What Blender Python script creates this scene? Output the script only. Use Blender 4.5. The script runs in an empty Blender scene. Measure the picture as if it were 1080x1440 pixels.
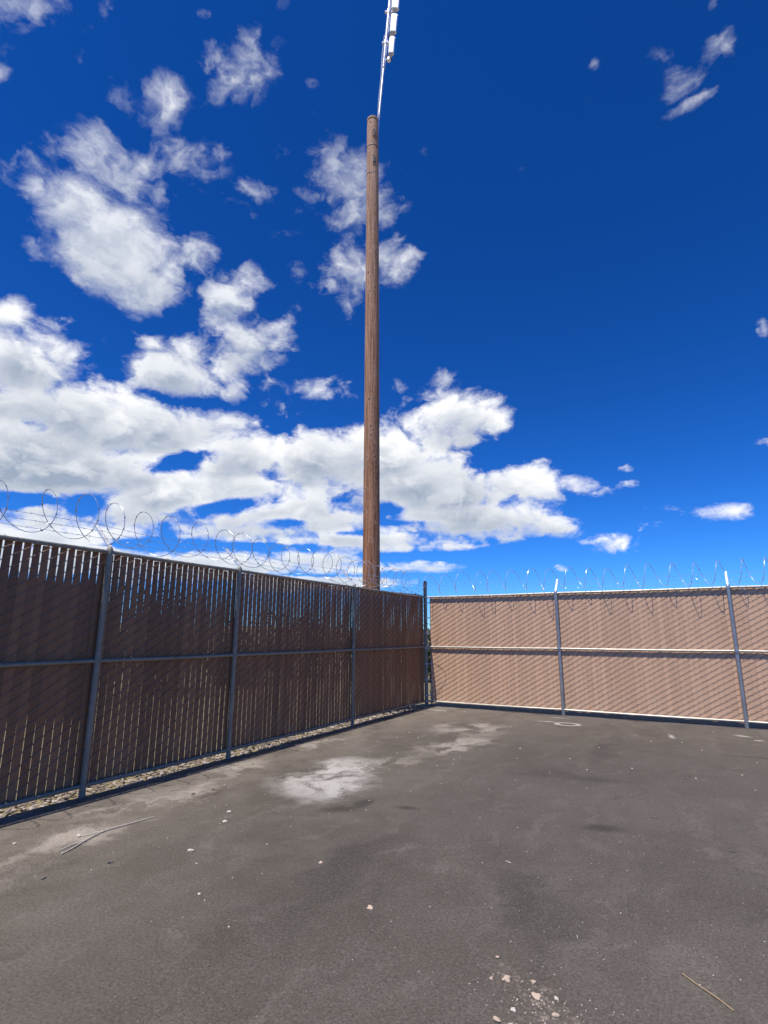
import bpy, bmesh, math, random
from mathutils import Vector, Matrix
random.seed(7)
SC = bpy.context.scene
COL = SC.collection
R = math.radians

# ------------------------------------------------------------------ helpers
class MB:
    """Collects shapes; build() links them as one mesh object."""
    def __init__(self):
        self.v = []; self.f = []
    def add(self, vs, fs):
        o = len(self.v)
        self.v += [tuple(p) for p in vs]
        self.f += [tuple(i + o for i in f) for f in fs]
    def box(self, c, s, m=None):
        x, y, z = s[0] / 2, s[1] / 2, s[2] / 2
        p = [Vector((a * x, b * y, d * z)) for d in (-1, 1) for b in (-1, 1) for a in (-1, 1)]
        if m is not None: p = [m @ q for q in p]
        c = Vector(c)
        self.add([q + c for q in p], [(0, 2, 3, 1), (4, 5, 7, 6), (0, 1, 5, 4), (2, 6, 7, 3), (0, 4, 6, 2), (1, 3, 7, 5)])
    def tube(self, pts, r, n=8, cap=True, closed=False):
        pts = [Vector(p) for p in pts]; k = len(pts)
        rs = r if isinstance(r, (list, tuple)) else [r] * k
        vs = []; up = None
        for i, p in enumerate(pts):
            if closed: t = pts[(i + 1) % k] - pts[i - 1]
            else: t = pts[min(i + 1, k - 1)] - pts[max(i - 1, 0)]
            if t.length < 1e-9: t = Vector((0, 0, 1))
            t.normalize()
            if up is None:
                up = t.orthogonal().normalized()
            else:
                up = up - t * up.dot(t)
                up = t.orthogonal().normalized() if up.length < 1e-6 else up.normalized()
            b = t.cross(up)
            for j in range(n):
                a = 2 * math.pi * j / n
                vs.append(p + (up * math.cos(a) + b * math.sin(a)) * rs[i])
        fs = []
        for i in range(k if closed else k - 1):
            i2 = (i + 1) % k
            for j in range(n):
                j2 = (j + 1) % n
                fs.append((i * n + j, i * n + j2, i2 * n + j2, i2 * n + j))
        if cap and not closed:
            fs.append(tuple(range(n))[::-1]); fs.append(tuple((k - 1) * n + j for j in range(n)))
        self.add(vs, fs)
    def lathe(self, prof, n=16, c=(0, 0, 0), noise=0.0):
        vs = []; c = Vector(c)
        for (r, z) in prof:
            for j in range(n):
                a = 2 * math.pi * j / n
                q = r * (1 + random.uniform(-noise, noise))
                vs.append(c + Vector((q * math.cos(a), q * math.sin(a), z)))
        fs = [(i * n + j, i * n + (j + 1) % n, (i + 1) * n + (j + 1) % n, (i + 1) * n + j)
              for i in range(len(prof) - 1) for j in range(n)]
        fs.append(tuple(range(n))[::-1]); fs.append(tuple((len(prof) - 1) * n + j for j in range(n)))
        self.add(vs, fs)
    def build(self, name, mat, parent=None, smooth=True, loc=(0, 0, 0), sharp=40):
        me = bpy.data.meshes.new(name)
        me.from_pydata(self.v, [], self.f); me.update()
        if smooth:
            me.polygons.foreach_set('use_smooth', [True] * len(me.polygons))
            me.set_sharp_from_angle(angle=R(sharp))
        me.materials.append(mat)
        o = bpy.data.objects.new(name, me); COL.objects.link(o)
        o.location = loc
        if parent is not None: o.parent = parent
        return o

def tag(o, label=None, cat=None, group=None, kind=None):
    if label: o['label'] = label
    if cat: o['category'] = cat
    if group: o['group'] = group
    if kind: o['kind'] = kind
    return o
def empty(name, loc, label, cat, group=None):
    o = bpy.data.objects.new(name, None); COL.objects.link(o); o.location = loc
    o.empty_display_size = .2
    return tag(o, label, cat, group)
def dup(o, parent, loc, rot=None):
    c = o.copy(); COL.objects.link(c); c.parent = parent; c.location = loc
    if rot is not None: c.rotation_euler = rot
    return c

# ------------------------------------------------------------------ node helpers
class NT:
    def __init__(self, tree): self.t = tree; self.n = tree.nodes; self.l = tree.links
    def new(self, typ, **kw):
        nd = self.n.new(typ)
        for k, v in kw.items(): setattr(nd, k, v)
        return nd
    def put(self, sock, val):
        if hasattr(val, 'is_linked') or isinstance(val, bpy.types.NodeSocket): self.l.new(val, sock)
        else: sock.default_value = val
    def math(self, op, a, b=None, c=None, clamp=False):
        nd = self.new('ShaderNodeMath', operation=op, use_clamp=clamp)
        for i, v in enumerate((a, b, c)):
            if v is not None: self.put(nd.inputs[i], v)
        return nd.outputs[0]
    def vmath(self, op, a, b=None, c=None, out='Vector'):
        nd = self.new('ShaderNodeVectorMath', operation=op)
        for i, v in enumerate((a, b, c)):
            if v is not None: self.put(nd.inputs[i], v)
        return nd.outputs[out]
    def noise(self, vec, scale, detail=4, rough=.5, dist=0., out='Fac'):
        nd = self.new('ShaderNodeTexNoise')
        if vec is not None: self.put(nd.inputs['Vector'], vec)
        nd.inputs['Scale'].default_value = scale; nd.inputs['Detail'].default_value = detail
        nd.inputs['Roughness'].default_value = rough; nd.inputs['Distortion'].default_value = dist
        return nd.outputs[out]
    def voro(self, vec, scale, feature='F1', detail=0., rand=1., smooth=.5, out='Distance', rough=.5):
        nd = self.new('ShaderNodeTexVoronoi', feature=feature)
        self.put(nd.inputs['Vector'], vec); nd.inputs['Scale'].default_value = scale
        nd.inputs['Detail'].default_value = detail; nd.inputs['Randomness'].default_value = rand
        nd.inputs['Roughness'].default_value = rough
        if feature == 'SMOOTH_F1': nd.inputs['Smoothness'].default_value = smooth
        return nd.outputs[out]
    def ramp(self, v, a, b, lo=0., hi=1., mode='SMOOTHSTEP'):
        nd = self.new('ShaderNodeMapRange', interpolation_type=mode)
        self.put(nd.inputs[0], v)
        for i, x in enumerate((a, b, lo, hi)): self.put(nd.inputs[i + 1], x)
        return nd.outputs[0]
    def mix(self, f, a, b, blend='MIX'):
        nd = self.new('ShaderNodeMix', data_type='RGBA', blend_type=blend)
        self.put(nd.inputs['Factor'], f)
        for s, v in ((nd.inputs[6], a), (nd.inputs[7], b)):
            if isinstance(v, tuple) and len(v) == 3: v = (*v, 1)
            self.put(s, v)
        return nd.outputs[2]
    def bump(self, h, strength=.3, dist=.01, normal=None):
        nd = self.new('ShaderNodeBump'); self.put(nd.inputs['Height'], h)
        nd.inputs['Strength'].default_value = strength; nd.inputs['Distance'].default_value = dist
        if normal is not None: self.put(nd.inputs['Normal'], normal)
        return nd.outputs[0]

def material(name):
    m = bpy.data.materials.new(name); m.use_nodes = True
    nt = NT(m.node_tree); b = nt.n['Principled BSDF']
    return m, nt, b
def coords(nt, kind='Object'):
    return nt.new('ShaderNodeTexCoord').outputs[kind]
def stretch(nt, vec, s):
    return nt.vmath('MULTIPLY', vec, s)

# ------------------------------------------------------------------ materials
def metal(name, col, rough=.42, metallic=.75, var=.25, scale=30):
    m, nt, b = material(name)
    c = coords(nt)
    n = nt.noise(c, scale, 5, .6); n2 = nt.noise(c, scale * .12, 3)
    k = nt.math('ADD', nt.math('MULTIPLY', n, .6), nt.math('MULTIPLY', n2, .4))
    lo = tuple(x * (1 - var) for x in col); hi = tuple(min(1, x * (1 + var)) for x in col)
    nt.put(b.inputs['Base Color'], nt.mix(nt.ramp(k, .3, .7), lo, hi))
    b.inputs['Metallic'].default_value = metallic
    nt.put(b.inputs['Roughness'], nt.ramp(n, .3, .7, rough - .1, rough + .12))
    nt.put(b.inputs['Normal'], nt.bump(n, .12, .002))
    return m
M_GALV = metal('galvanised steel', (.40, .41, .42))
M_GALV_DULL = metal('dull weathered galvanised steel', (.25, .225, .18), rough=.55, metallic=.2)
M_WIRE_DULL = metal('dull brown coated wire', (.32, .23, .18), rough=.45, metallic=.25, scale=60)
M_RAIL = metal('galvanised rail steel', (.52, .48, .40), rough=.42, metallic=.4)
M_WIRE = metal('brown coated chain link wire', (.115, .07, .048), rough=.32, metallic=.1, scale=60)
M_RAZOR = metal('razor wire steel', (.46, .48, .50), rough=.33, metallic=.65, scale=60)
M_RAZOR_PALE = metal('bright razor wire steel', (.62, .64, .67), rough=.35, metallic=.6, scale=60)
M_BARB = metal('barbed strand steel', (.62, .64, .66), rough=.35, metallic=.7, scale=60)
M_ARMM = metal('arm pressed steel', (.80, .80, .78), rough=.4, metallic=.35)
M_DARKM = metal('dark bracket steel', (.06, .06, .065), rough=.5, metallic=.5)

def slat_mat(name, base, dusty, var):
    m, nt, b = material(name)
    geo = nt.new('ShaderNodeNewGeometry')
    rnd = geo.outputs['Random Per Island']
    c = coords(nt)
    st = nt.noise(stretch(nt, c, (40, 40, 1.5)), 1.0, 4, .6)
    big = nt.noise(c, 1.1, 4, .55)
    k = nt.math('ADD', nt.math('MULTIPLY', rnd, .5), nt.math('ADD', nt.math('MULTIPLY', st, .25), nt.math('MULTIPLY', big, .25)))
    lo = tuple(x * (1 - var) for x in base); hi = tuple(x * (1 + var) for x in base)
    col = nt.mix(nt.ramp(k, .2, .8), lo, hi)
    sep = nt.new('ShaderNodeSeparateXYZ'); nt.put(sep.inputs[0], c)
    z = sep.outputs[2]
    d = nt.math('MULTIPLY', nt.ramp(z, .9, .05), nt.ramp(nt.noise(c, 5, 5, .65), .35, .75), clamp=True)
    col = nt.mix(nt.math('MULTIPLY', d, .55), col, dusty)
    nt.put(b.inputs['Base Color'], col)
    b.inputs['Roughness'].default_value = .5
    b.inputs['Specular IOR Level'].default_value = .35
    nt.put(b.inputs['Normal'], nt.bump(st, .15, .002))
    return m
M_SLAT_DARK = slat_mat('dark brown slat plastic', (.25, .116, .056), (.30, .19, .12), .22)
M_SLAT_TAN = slat_mat('lighter tan brown slat plastic', (.65, .41, .258), (.60, .44, .31), .08)  # lighter base colour than the dark slats

def wood_mat():
    m, nt, b = material('weathered treated pole wood')
    c = coords(nt)
    sep = nt.new('ShaderNodeSeparateXYZ'); nt.put(sep.inputs[0], c); z = sep.outputs[2]
    g1 = nt.noise(stretch(nt, c, (26, 26, .9)), 1., 7, .62, .4)
    g2 = nt.noise(stretch(nt, c, (70, 70, 2.2)), 1., 5, .6)
    patch = nt.noise(stretch(nt, c, (3, 3, .8)), 1., 5, .6)
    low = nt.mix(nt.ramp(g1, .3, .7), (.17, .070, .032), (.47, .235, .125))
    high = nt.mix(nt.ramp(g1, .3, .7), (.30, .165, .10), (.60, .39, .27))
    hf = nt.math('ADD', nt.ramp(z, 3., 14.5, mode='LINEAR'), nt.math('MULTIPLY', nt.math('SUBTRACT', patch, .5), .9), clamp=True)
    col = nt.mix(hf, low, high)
    crack = nt.ramp(g2, .36, .30)
    crack2 = nt.math('MULTIPLY', crack, nt.ramp(patch, .3, .6))
    col = nt.mix(nt.math('MULTIPLY', crack2, .8), col, (.025, .014, .010))
    kn = nt.voro(stretch(nt, c, (5.5, 5.5, 3.0)), 1., out='Distance')
    knot = nt.ramp(kn, .17, .09)
    ring = nt.math('MULTIPLY', nt.ramp(kn, .30, .18), nt.math('SUBTRACT', 1., knot))
    col = nt.mix(nt.math('MULTIPLY', knot, .75), col, (.05, .026, .017))
    col = nt.mix(nt.math('MULTIPLY', ring, .5), col, (.50, .33, .23))
    mot = nt.noise(stretch(nt, c, (34, 34, 12)), 1., 6, .72)
    col = nt.mix(nt.math('MULTIPLY', nt.ramp(mot, .54, .70), .55), col, (.55, .38, .28))
    col = nt.mix(nt.math('MULTIPLY', nt.ramp(mot, .44, .32), .60), col, (.05, .026, .017))
    g1 = nt.math('ADD', g1, nt.math('MULTIPLY', mot, 1.2))
    nt.put(b.inputs['Base Color'], col)
    b.inputs['Roughness'].default_value = .8
    b.inputs['Specular IOR Level'].default_value = .2
    h = nt.math('SUBTRACT', nt.math('ADD', g1, nt.math('MULTIPLY', g2, .5)), nt.math('MULTIPLY', crack, .6))
    nt.put(b.inputs['Normal'], nt.bump(h, .5, .02))
    return m
M_WOOD = wood_mat()

def plain(name, a, bcol, scale=8, rough=.8, bump=.3, bd=.01, spec=.3):
    m, nt, b = material(name)
    c = coords(nt)
    n = nt.noise(c, scale, 6, .6)
    geo = nt.new('ShaderNodeNewGeometry')
    k = nt.math('ADD', nt.math('MULTIPLY', n, .5), nt.math('MULTIPLY', geo.outputs['Random Per Island'], .5))
    nt.put(b.inputs['Base Color'], nt.mix(nt.ramp(k, .2, .8), a, bcol))
    b.inputs['Roughness'].default_value = rough; b.inputs['Specular IOR Level'].default_value = spec
    nt.put(b.inputs['Normal'], nt.bump(n, bump, bd))
    return m
M_GRAVEL = plain('pale gravel', (.17, .135, .105), (.50, .42, .34), 20, .9, .5, .01)
M_STONE_PALE = plain('pale stone', (.40, .34, .27), (.62, .55, .46), 60, .9, .6, .004)
M_STONE_TAN = plain('tan crumbly clod', (.36, .25, .17), (.55, .42, .31), 70, .95, .8, .004)
M_STONE_DARK = plain('dark stone', (.05, .045, .04), (.16, .14, .12), 60, .9, .6, .004)
M_TWIG = plain('dry twig bark', (.30, .21, .12), (.52, .41, .28), 40, .85, .4, .003)
M_TWIG_PALE = plain('dusty pale twig', (.48, .42, .33), (.66, .60, .50), 40, .9, .4, .003)
M_LEAF = plain('weed leaf green', (.05, .10, .02), (.14, .22, .06), 30, .6, .2, .003)
M_SHRUB = plain('dark shrub leaf', (.018, .028, .012), (.05, .07, .028), 6, .7, .2, .01)
M_DRY = plain('dry shrub stem', (.10, .07, .045), (.2, .15, .1), 12, .9, .4, .01)
M_WHITE = metal('glaring white antenna shell', (.96, .96, .95), rough=.50, metallic=.5, var=.04)
M_MAST = metal('bright mast steel', (.86, .86, .86), rough=.28, metallic=.6, var=.08)
M_CABLE = plain('grey cable jacket', (.45, .47, .5), (.6, .62, .64), 30, .5, .1, .002)
# ------------------------------------------------------------------ asphalt
def asphalt():
    m, nt, b = material('worn dusty asphalt')
    c = coords(nt)
    warp = nt.vmath('MULTIPLY', nt.vmath('SUBTRACT', nt.noise(c, 1.3, 5, .6, out='Color'), (.5, .5, .5)), (.9, .9, 0))
    fine = nt.vmath('MULTIPLY', nt.vmath('SUBTRACT', nt.noise(c, 7, 5, .65, out='Color'), (.5, .5, .5)), (.34, .34, 0))
    wc = nt.vmath('ADD', nt.vmath('ADD', c, warp), fine)
    def spot(x, y, rx, ry, rot=0, src=None, p0=1.0, p1=.25):
        mp = nt.new('ShaderNodeMapping', vector_type='TEXTURE')
        nt.put(mp.inputs['Vector'], src if src is not None else wc)
        mp.inputs['Location'].default_value = (x, y, 0); mp.inputs['Rotation'].default_value = (0, 0, R(rot))
        mp.inputs['Scale'].default_value = (rx, ry, 1e3)
        ln = nt.vmath('LENGTH', mp.outputs[0], out='Value')
        return nt.ramp(ln, p0, p1)
    def mx(*a):
        r = a[0]
        for q in a[1:]: r = nt.math('MAXIMUM', r, q)
        return r
    n_big = nt.noise(c, .45, 5, .55); n_mid = nt.noise(c, 2.2, 7, .65); n_fine = nt.noise(c, 60, 6, .7)
    n_dust = nt.noise(stretch(nt, wc, (1.6, .8, 1)), 1.5, 8, .7)
    grain = nt.voro(c, 190, out='Color'); gs = nt.new('ShaderNodeSeparateColor'); nt.put(gs.inputs[0], grain); gr = gs.outputs[0]
    base = nt.mix(nt.ramp(n_big, .32, .68), (.093, .076, .057), (.127, .106, .082))
    base = nt.mix(nt.math('MULTIPLY', nt.ramp(n_mid, .35, .72), .55), base, (.150, .129, .108))
    sx = nt.new('ShaderNodeSeparateXYZ'); nt.put(sx.inputs[0], wc); x = sx.outputs[0]; y = sx.outputs[1]
    # coarser darker lane on the camera's right, smoother dusty lane along the dark fence
    right = nt.ramp(nt.math('ADD', x, nt.math('MULTIPLY', n_mid, .5)), 2.7, 3.5)
    base = nt.mix(nt.math('MULTIPLY', right, .28), base, (.078, .066, .054))
    edge = nt.math('MULTIPLY', nt.ramp(x, 1.9, .1), nt.ramp(n_dust, .30, .62))
    base = nt.mix(nt.math('MULTIPLY', edge, .62), base, (.26, .22, .170))
    far = nt.math('MULTIPLY', nt.ramp(y, -4.2, -.4), nt.ramp(n_dust, .36, .62))
    base = nt.mix(nt.math('MULTIPLY', far, .32), base, (.20, .165, .125))
    scf = nt.noise(stretch(nt, nt.vmath('ADD', wc, (3., 1., 0)), (3.2, .7, 1)), 1.6, 8, .74)
    base = nt.mix(nt.math('MULTIPLY', nt.ramp(scf, .50, .72), .5), base, (.205, .177, .145))
    base = nt.mix(nt.math('MULTIPLY', nt.ramp(scf, .46, .30), .35), base, (.032, .027, .023))
    # settled white dust
    pale = mx(spot(1.75, -6.45, .72, .95, 15), spot(1.55, -5.9, .5, .8, 0))
    pale2 = nt.math('MULTIPLY', pale, nt.ramp(n_dust, .38, .56))
    base = nt.mix(nt.math('MULTIPLY', pale2, .75), base, (.58, .54, .48))
    sm = mx(spot(1.95, -5.3, .4, .8, -15), spot(2.2, -3.9, .5, 1.3, -8), spot(1.9, -2.4, .9, 1.0, 10), spot(.75, -7.7, .45, .55), spot(.6, -8.2, .3, .5), spot(1.0, -8.8, .3, .6, 5),
            spot(.5, -6.6, .3, .9), spot(1.2, -9.6, .4, .5), spot(.45, -5.0, .25, .9))
    base = nt.mix(nt.math('MULTIPLY', nt.math('MULTIPLY', sm, nt.ramp(n_dust, .42, .60)), .6), base, (.48, .42, .34))
    halo = mx(spot(4.47, -8.93, .10, .12), spot(4.66, -9.08, .17, .2), spot(4.80, -9.2, .2, .2))
    base = nt.mix(nt.math('MULTIPLY', nt.math('MULTIPLY', halo, nt.ramp(nt.noise(c, 26, 7, .75), .45, .66)), .5), base, (.42, .33, .25))
    # chalk ring and strokes on the ground near the tan fence
    def ring(x, y, rx, ry, t0):
        mp = nt.new('ShaderNodeMapping', vector_type='TEXTURE'); nt.put(mp.inputs['Vector'], nt.vmath('ADD', c, nt.vmath('MULTIPLY', fine, (.16, .16, 0))))
        mp.inputs['Location'].default_value = (x, y, 0); mp.inputs['Scale'].default_value = (rx, ry, 1e3)
        ln = nt.vmath('LENGTH', mp.outputs[0], out='Value')
        return nt.ramp(nt.math('ABSOLUTE', nt.math('SUBTRACT', ln, 1.)), t0, t0 * .4)
    csrc = nt.vmath('ADD', c, nt.vmath('MULTIPLY', fine, (.35, .35, 0)))
    chalk = mx(ring(3.28, -1.12, .19, .16, .32), spot(2.9, -.98, .27, .06, 8, csrc), spot(2.98, -.42, .22, .05, 0, csrc),
               spot(5.93, -.95, .20, .08, -20, csrc), spot(6.12, -1.28, .1, .09, 0, csrc), spot(4.95, -1.55, .05, .28, 10, csrc), spot(.5, -.55, .28, .07, 20, csrc))
    chalk = nt.math('MULTIPLY', chalk, nt.ramp(nt.noise(c, 14, 5, .7), .33, .5))
    base = nt.mix(nt.math('MULTIPLY', chalk, .8), base, (.52, .49, .44))
    # oil spots, scuffs, rubber streaks
    oil = mx(spot(4.57, -6.55, .22, .13, 20, csrc), spot(2.92, -6.86, .16, .09, 10, csrc), spot(2.42, -7.18, .3, .14, 40, csrc, 1., .1), spot(2.5, -6.95, .12, .25, 0, csrc))
    base = nt.mix(nt.math('MULTIPLY', oil, .62), base, (.032, .027, .023))
    trk = mx(spot(4.22, -3.2, .2, 1.7, -2), spot(6.2, -2.7, 1.0, .10, 4, csrc), spot(4.4, -8.1, .3, .7, 25), spot(3.15, -8.3, .35, 1.3, 3), spot(4.0, -4.9, 1.1, .25, 15))
    base = nt.mix(nt.math('MULTIPLY', nt.math('MULTIPLY', trk, nt.ramp(n_mid, .3, .6)), .5), base, (.044, .037, .031))
    # hairline cracks
    ck = nt.voro(nt.vmath('ADD', c, nt.vmath('MULTIPLY', warp, (.8, .8, 0))), .42, feature='DISTANCE_TO_EDGE')
    crack = nt.math('MULTIPLY', nt.ramp(ck, .010, .002), nt.ramp(nt.noise(c, .9, 3), .52, .64))
    base = nt.mix(nt.math('MULTIPLY', crack, .0), base, (.025, .022, .020))
    dirt = nt.math('MULTIPLY', nt.ramp(nt.math('ADD', y, nt.math('MULTIPLY', n_mid, .10)), -.06, .06), .75)  # shade under the tan fence, painted into the asphalt colour
    base = nt.mix(dirt, base, (.045, .030, .018))  # mixes in the painted shade under the tan fence
    foot = nt.math('MULTIPLY', nt.ramp(nt.math('ADD', x, nt.math('MULTIPLY', n_mid, .22)), .34, .16), .7)  # shadow strip of the dark fence, deepened in warm brown base colour
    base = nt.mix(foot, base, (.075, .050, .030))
    # aggregate: light and dark stones in the binder
    a_hi = nt.ramp(gr, .90, .99); a_lo = nt.ramp(gr, .14, .02)
    ag = nt.math('ADD', .35, nt.math('MULTIPLY', right, .65))
    base = nt.mix(nt.math('MULTIPLY', nt.math('MULTIPLY', a_hi, ag), .42), base, (.25, .22, .19))
    base = nt.mix(nt.math('MULTIPLY', nt.math('MULTIPLY', a_lo, ag), .5), base, (.025, .022, .020))
    base = nt.mix(.6, base, nt.mix(nt.ramp(n_fine, .25, .75), (.22, .22, .22), (.78, .78, .78)), 'OVERLAY')
    vs = nt.voro(c, 34, out='Distance'); vcol = nt.voro(c, 34, out='Color'); s2 = nt.new('ShaderNodeSeparateColor'); nt.put(s2.inputs[0], vcol)
    speck = nt.math('MULTIPLY', nt.ramp(vs, .13, .07), nt.ramp(s2.outputs[1], .972, .98))
    base = nt.mix(nt.math('MULTIPLY', speck, .6), base, (.50, .46, .40))
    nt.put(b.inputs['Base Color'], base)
    nt.put(b.inputs['Roughness'], nt.ramp(n_mid, .3, .7, .72, .9))
    b.inputs['Specular IOR Level'].default_value = .3
    h1 = nt.math('ADD', nt.math('MULTIPLY', nt.math('MULTIPLY', gr, ag), .5), nt.math('MULTIPLY', n_fine, .7))
    nb = nt.bump(h1, .7, .007)
    nt.put(b.inputs['Normal'], nt.bump(n_mid, .25, .05, nb))
    return m
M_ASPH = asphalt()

def soil():
    m, nt, b = material('dry grassy dirt')
    c = coords(nt)
    n = nt.noise(c, .6, 6, .6); n2 = nt.noise(c, 9, 7, .7)
    col = nt.mix(nt.ramp(n, .35, .65), (.24, .18, .105), (.30, .25, .14))
    col = nt.mix(nt.math('MULTIPLY', nt.ramp(n2, .4, .65), .6), col, (.20, .17, .08))
    nt.put(b.inputs['Base Color'], col); b.inputs['Roughness'].default_value = .95
    nt.put(b.inputs['Normal'], nt.bump(n2, .6, .05))
    return m
M_SOIL = soil()

# ------------------------------------------------------------------ ground sheets
def grid_sheet(name, mat, x0, x1, y0, y1, nx, ny, z, kind, hfun=None):
    mb = MB()
    vs = []
    for j in range(ny + 1):
        for i in range(nx + 1):
            px = x0 + (x1 - x0) * i / nx; py = y0 + (y1 - y0) * j / ny
            vs.append((px, py, z + (hfun(px, py) if hfun else 0)))
    fs = [(j * (nx + 1) + i, j * (nx + 1) + i + 1, (j + 1) * (nx + 1) + i + 1, (j + 1) * (nx + 1) + i) for j in range(ny) for i in range(nx)]
    mb.add(vs, fs)
    return tag(mb.build(name, mat), kind=kind)
grid_sheet('ground', M_SOIL, -1500, 1500, -1500, 1500, 2, 2, -.03, 'structure')
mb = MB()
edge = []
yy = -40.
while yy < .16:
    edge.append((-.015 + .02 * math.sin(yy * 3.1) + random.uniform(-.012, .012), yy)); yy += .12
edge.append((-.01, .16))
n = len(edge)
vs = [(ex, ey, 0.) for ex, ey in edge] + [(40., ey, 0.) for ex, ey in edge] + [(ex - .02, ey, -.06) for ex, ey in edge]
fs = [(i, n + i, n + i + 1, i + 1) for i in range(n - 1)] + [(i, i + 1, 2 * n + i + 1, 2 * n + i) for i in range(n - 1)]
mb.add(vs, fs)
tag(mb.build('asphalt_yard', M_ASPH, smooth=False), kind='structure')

def berm(x, y):
    d = max(0, min(1, (-x - 16) / 10.)); d = d * d * (3 - 2 * d)
    return d * (1.9 + .35 * math.sin(y * .23) + .2 * math.sin(y * .61 + 1)) - .02
grid_sheet('dirt_slope', M_SOIL, -90, -14, -70, 60, 40, 60, -.015, 'structure', berm)

# gravel strip along the foot of the dark fence: uncountable
def rock(mb, c, s, rr=None, sub=1):
    rr = rr or random
    bm = bmesh.new(); bmesh.ops.create_icosphere(bm, subdivisions=sub, radius=1)
    q = Matrix.Rotation(rr.uniform(0, 6.28), 3, 'Z') @ Matrix.Rotation(rr.uniform(-.5, .5), 3, 'X')
    ph = [rr.uniform(0, 6) for _ in range(3)]
    vs = []
    for v in bm.verts:
        k = 1 + .18 * math.sin(4 * v.co.x + ph[0]) + .18 * math.sin(4.3 * v.co.y + ph[1]) + rr.uniform(-.12, .12) * (1 if sub < 3 else .35)
        p = q @ Vector((v.co.x * s[0] * k, v.co.y * s[1] * k, v.co.z * s[2] * k))
        vs.append(p + Vector(c))
    bm.verts.index_update()
    mb.add(vs, [tuple(v.index for v in f.verts) for f in bm.faces]); bm.free()
mb = MB()
for i in range(2600):
    x = random.uniform(-.42, .02) if random.random() < .85 else random.gauss(.03, .03)
    y = random.uniform(-12.5, .1)
    s = random.uniform(.010, .026)
    el_ = random.choice((1., 1., 1.8, 2.4)); rock(mb, (x, y, -.02 + .05 * max(0, 1 - abs(x + .2) / .25) * random.uniform(.3, 1.)), (s * random.uniform(.8, 1.3) * el_, s / el_ ** .4, s * random.uniform(.35, .8) / el_ ** .5))
tag(mb.build('gravel', M_GRAVEL, smooth=False), 'strip of pale gravel under the foot of the dark slatted fence', 'gravel', kind='stuff')

# ------------------------------------------------------------------ fences
H = 2.44; PITCH = .0865
class Fence:
    """s runs along the fence from the corner, n points into the yard."""
    def __init__(self, which):
        self.left = which == 'L'; self.pz = .11 if self.left else .100; self.pr = .9 if self.left else .52
    def P(self, s, n, z):
        return Vector((n, -s, z)) if self.left else Vector((s, -n, z))
FAB = -.037
def slats(F, s0, s1, z0, z1, gapf, topf, mat, root, rr):
    mb = MB()
    ncol = round((s1 - s0) / PITCH); pit = (s1 - s0) / ncol
    for i in range(ncol):
        sc = s0 + (i + .5) * pit + rr.uniform(-.0009, .0009)
        zt = z1 + topf(sc) + rr.uniform(-.012, .012); zb = z0 + rr.uniform(-.015, .01)
        dep = rr.uniform(-.0012, .0012); tw = rr.uniform(-.0012, .0012); lean = rr.uniform(-.0016, .0016); gw = rr.uniform(-.16, .16)
        NZ = 12; vs = []
        for k in range(NZ + 1):
            t = k / NZ; z = zb + (zt - zb) * t
            g0 = gapf(sc, z); g = g0 * (1 + gw + .16 * math.sin(7 * z + i * 2.4)) if g0 > 0 else g0
            hw = (pit - g) / 2
            s = sc + lean * (t - .5)
            wv = .0015 * math.sin(z * 9 + i)
            vs += [F.P(s - hw, FAB + dep - tw - .005 + wv, z), F.P(s, FAB + dep + .002 + wv, z), F.P(s + hw, FAB + dep + tw - .005 + wv, z)]
        fs = []
        for k in range(NZ):
            a = k * 3
            fs += [(a, a + 1, a + 4, a + 3), (a + 1, a + 2, a + 5, a + 4)]
        mb.add(vs, fs)
    return mb.build('privacy_slats', mat, root, sharp=60)
def links(F, s0, s1, z0, z1, topf, root, r, rr, wmat):
    mb = MB()
    ncol = round((s1 - s0) / PITCH); pit = (s1 - s0) / ncol; PZ = F.pz; pr_ = F.pr
    sg = -1 if F.left else 1                        # '/' as seen from the yard
    for i in range(ncol):
        sc = s0 + (i + .5) * pit
        ph = (i % 2) * PZ / 2; zt = z1 + topf(sc)
        hp = pit / 2 + .001; pts = []
        z = z0 - ph
        while z < zt:
            for (u, n, q) in ((-1, 0, 0), (-.7, .011, .07), (.0, .0125, .23), (.7, .011, .40), (1, 0, .5), (.6, -.009, .6), (-.6, -.009, .9)):
                zz = z + q * PZ
                if z0 <= zz <= zt: pts.append(F.P(sc + sg * u * hp, FAB + n * pr_ + rr.uniform(-.0006, .0006), zz + rr.uniform(-.002, .002)))
            z += PZ
        if len(pts) > 2: mb.tube(pts, r, 4, cap=False)
    return mb.build('chain_link_mesh', wmat, root, sharp=180)

def post_mesh(h, r):
    mb = MB(); mb.lathe([(r, -.05), (r, h - .02)], 20); return mb
def cap_mesh(r):
    mb = MB(); mb.lathe([(r + .004, -.045), (r + .004, 0), (r * .9, .02), (r * .55, .034), (.008, .04)], 20); return mb
def collar_mesh(r, hgt):
    mb = MB(); mb.lathe([(r, -hgt / 2), (r + .005, -hgt / 2), (r + .005, hgt / 2), (r, hgt / 2)], 20); return mb

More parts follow.
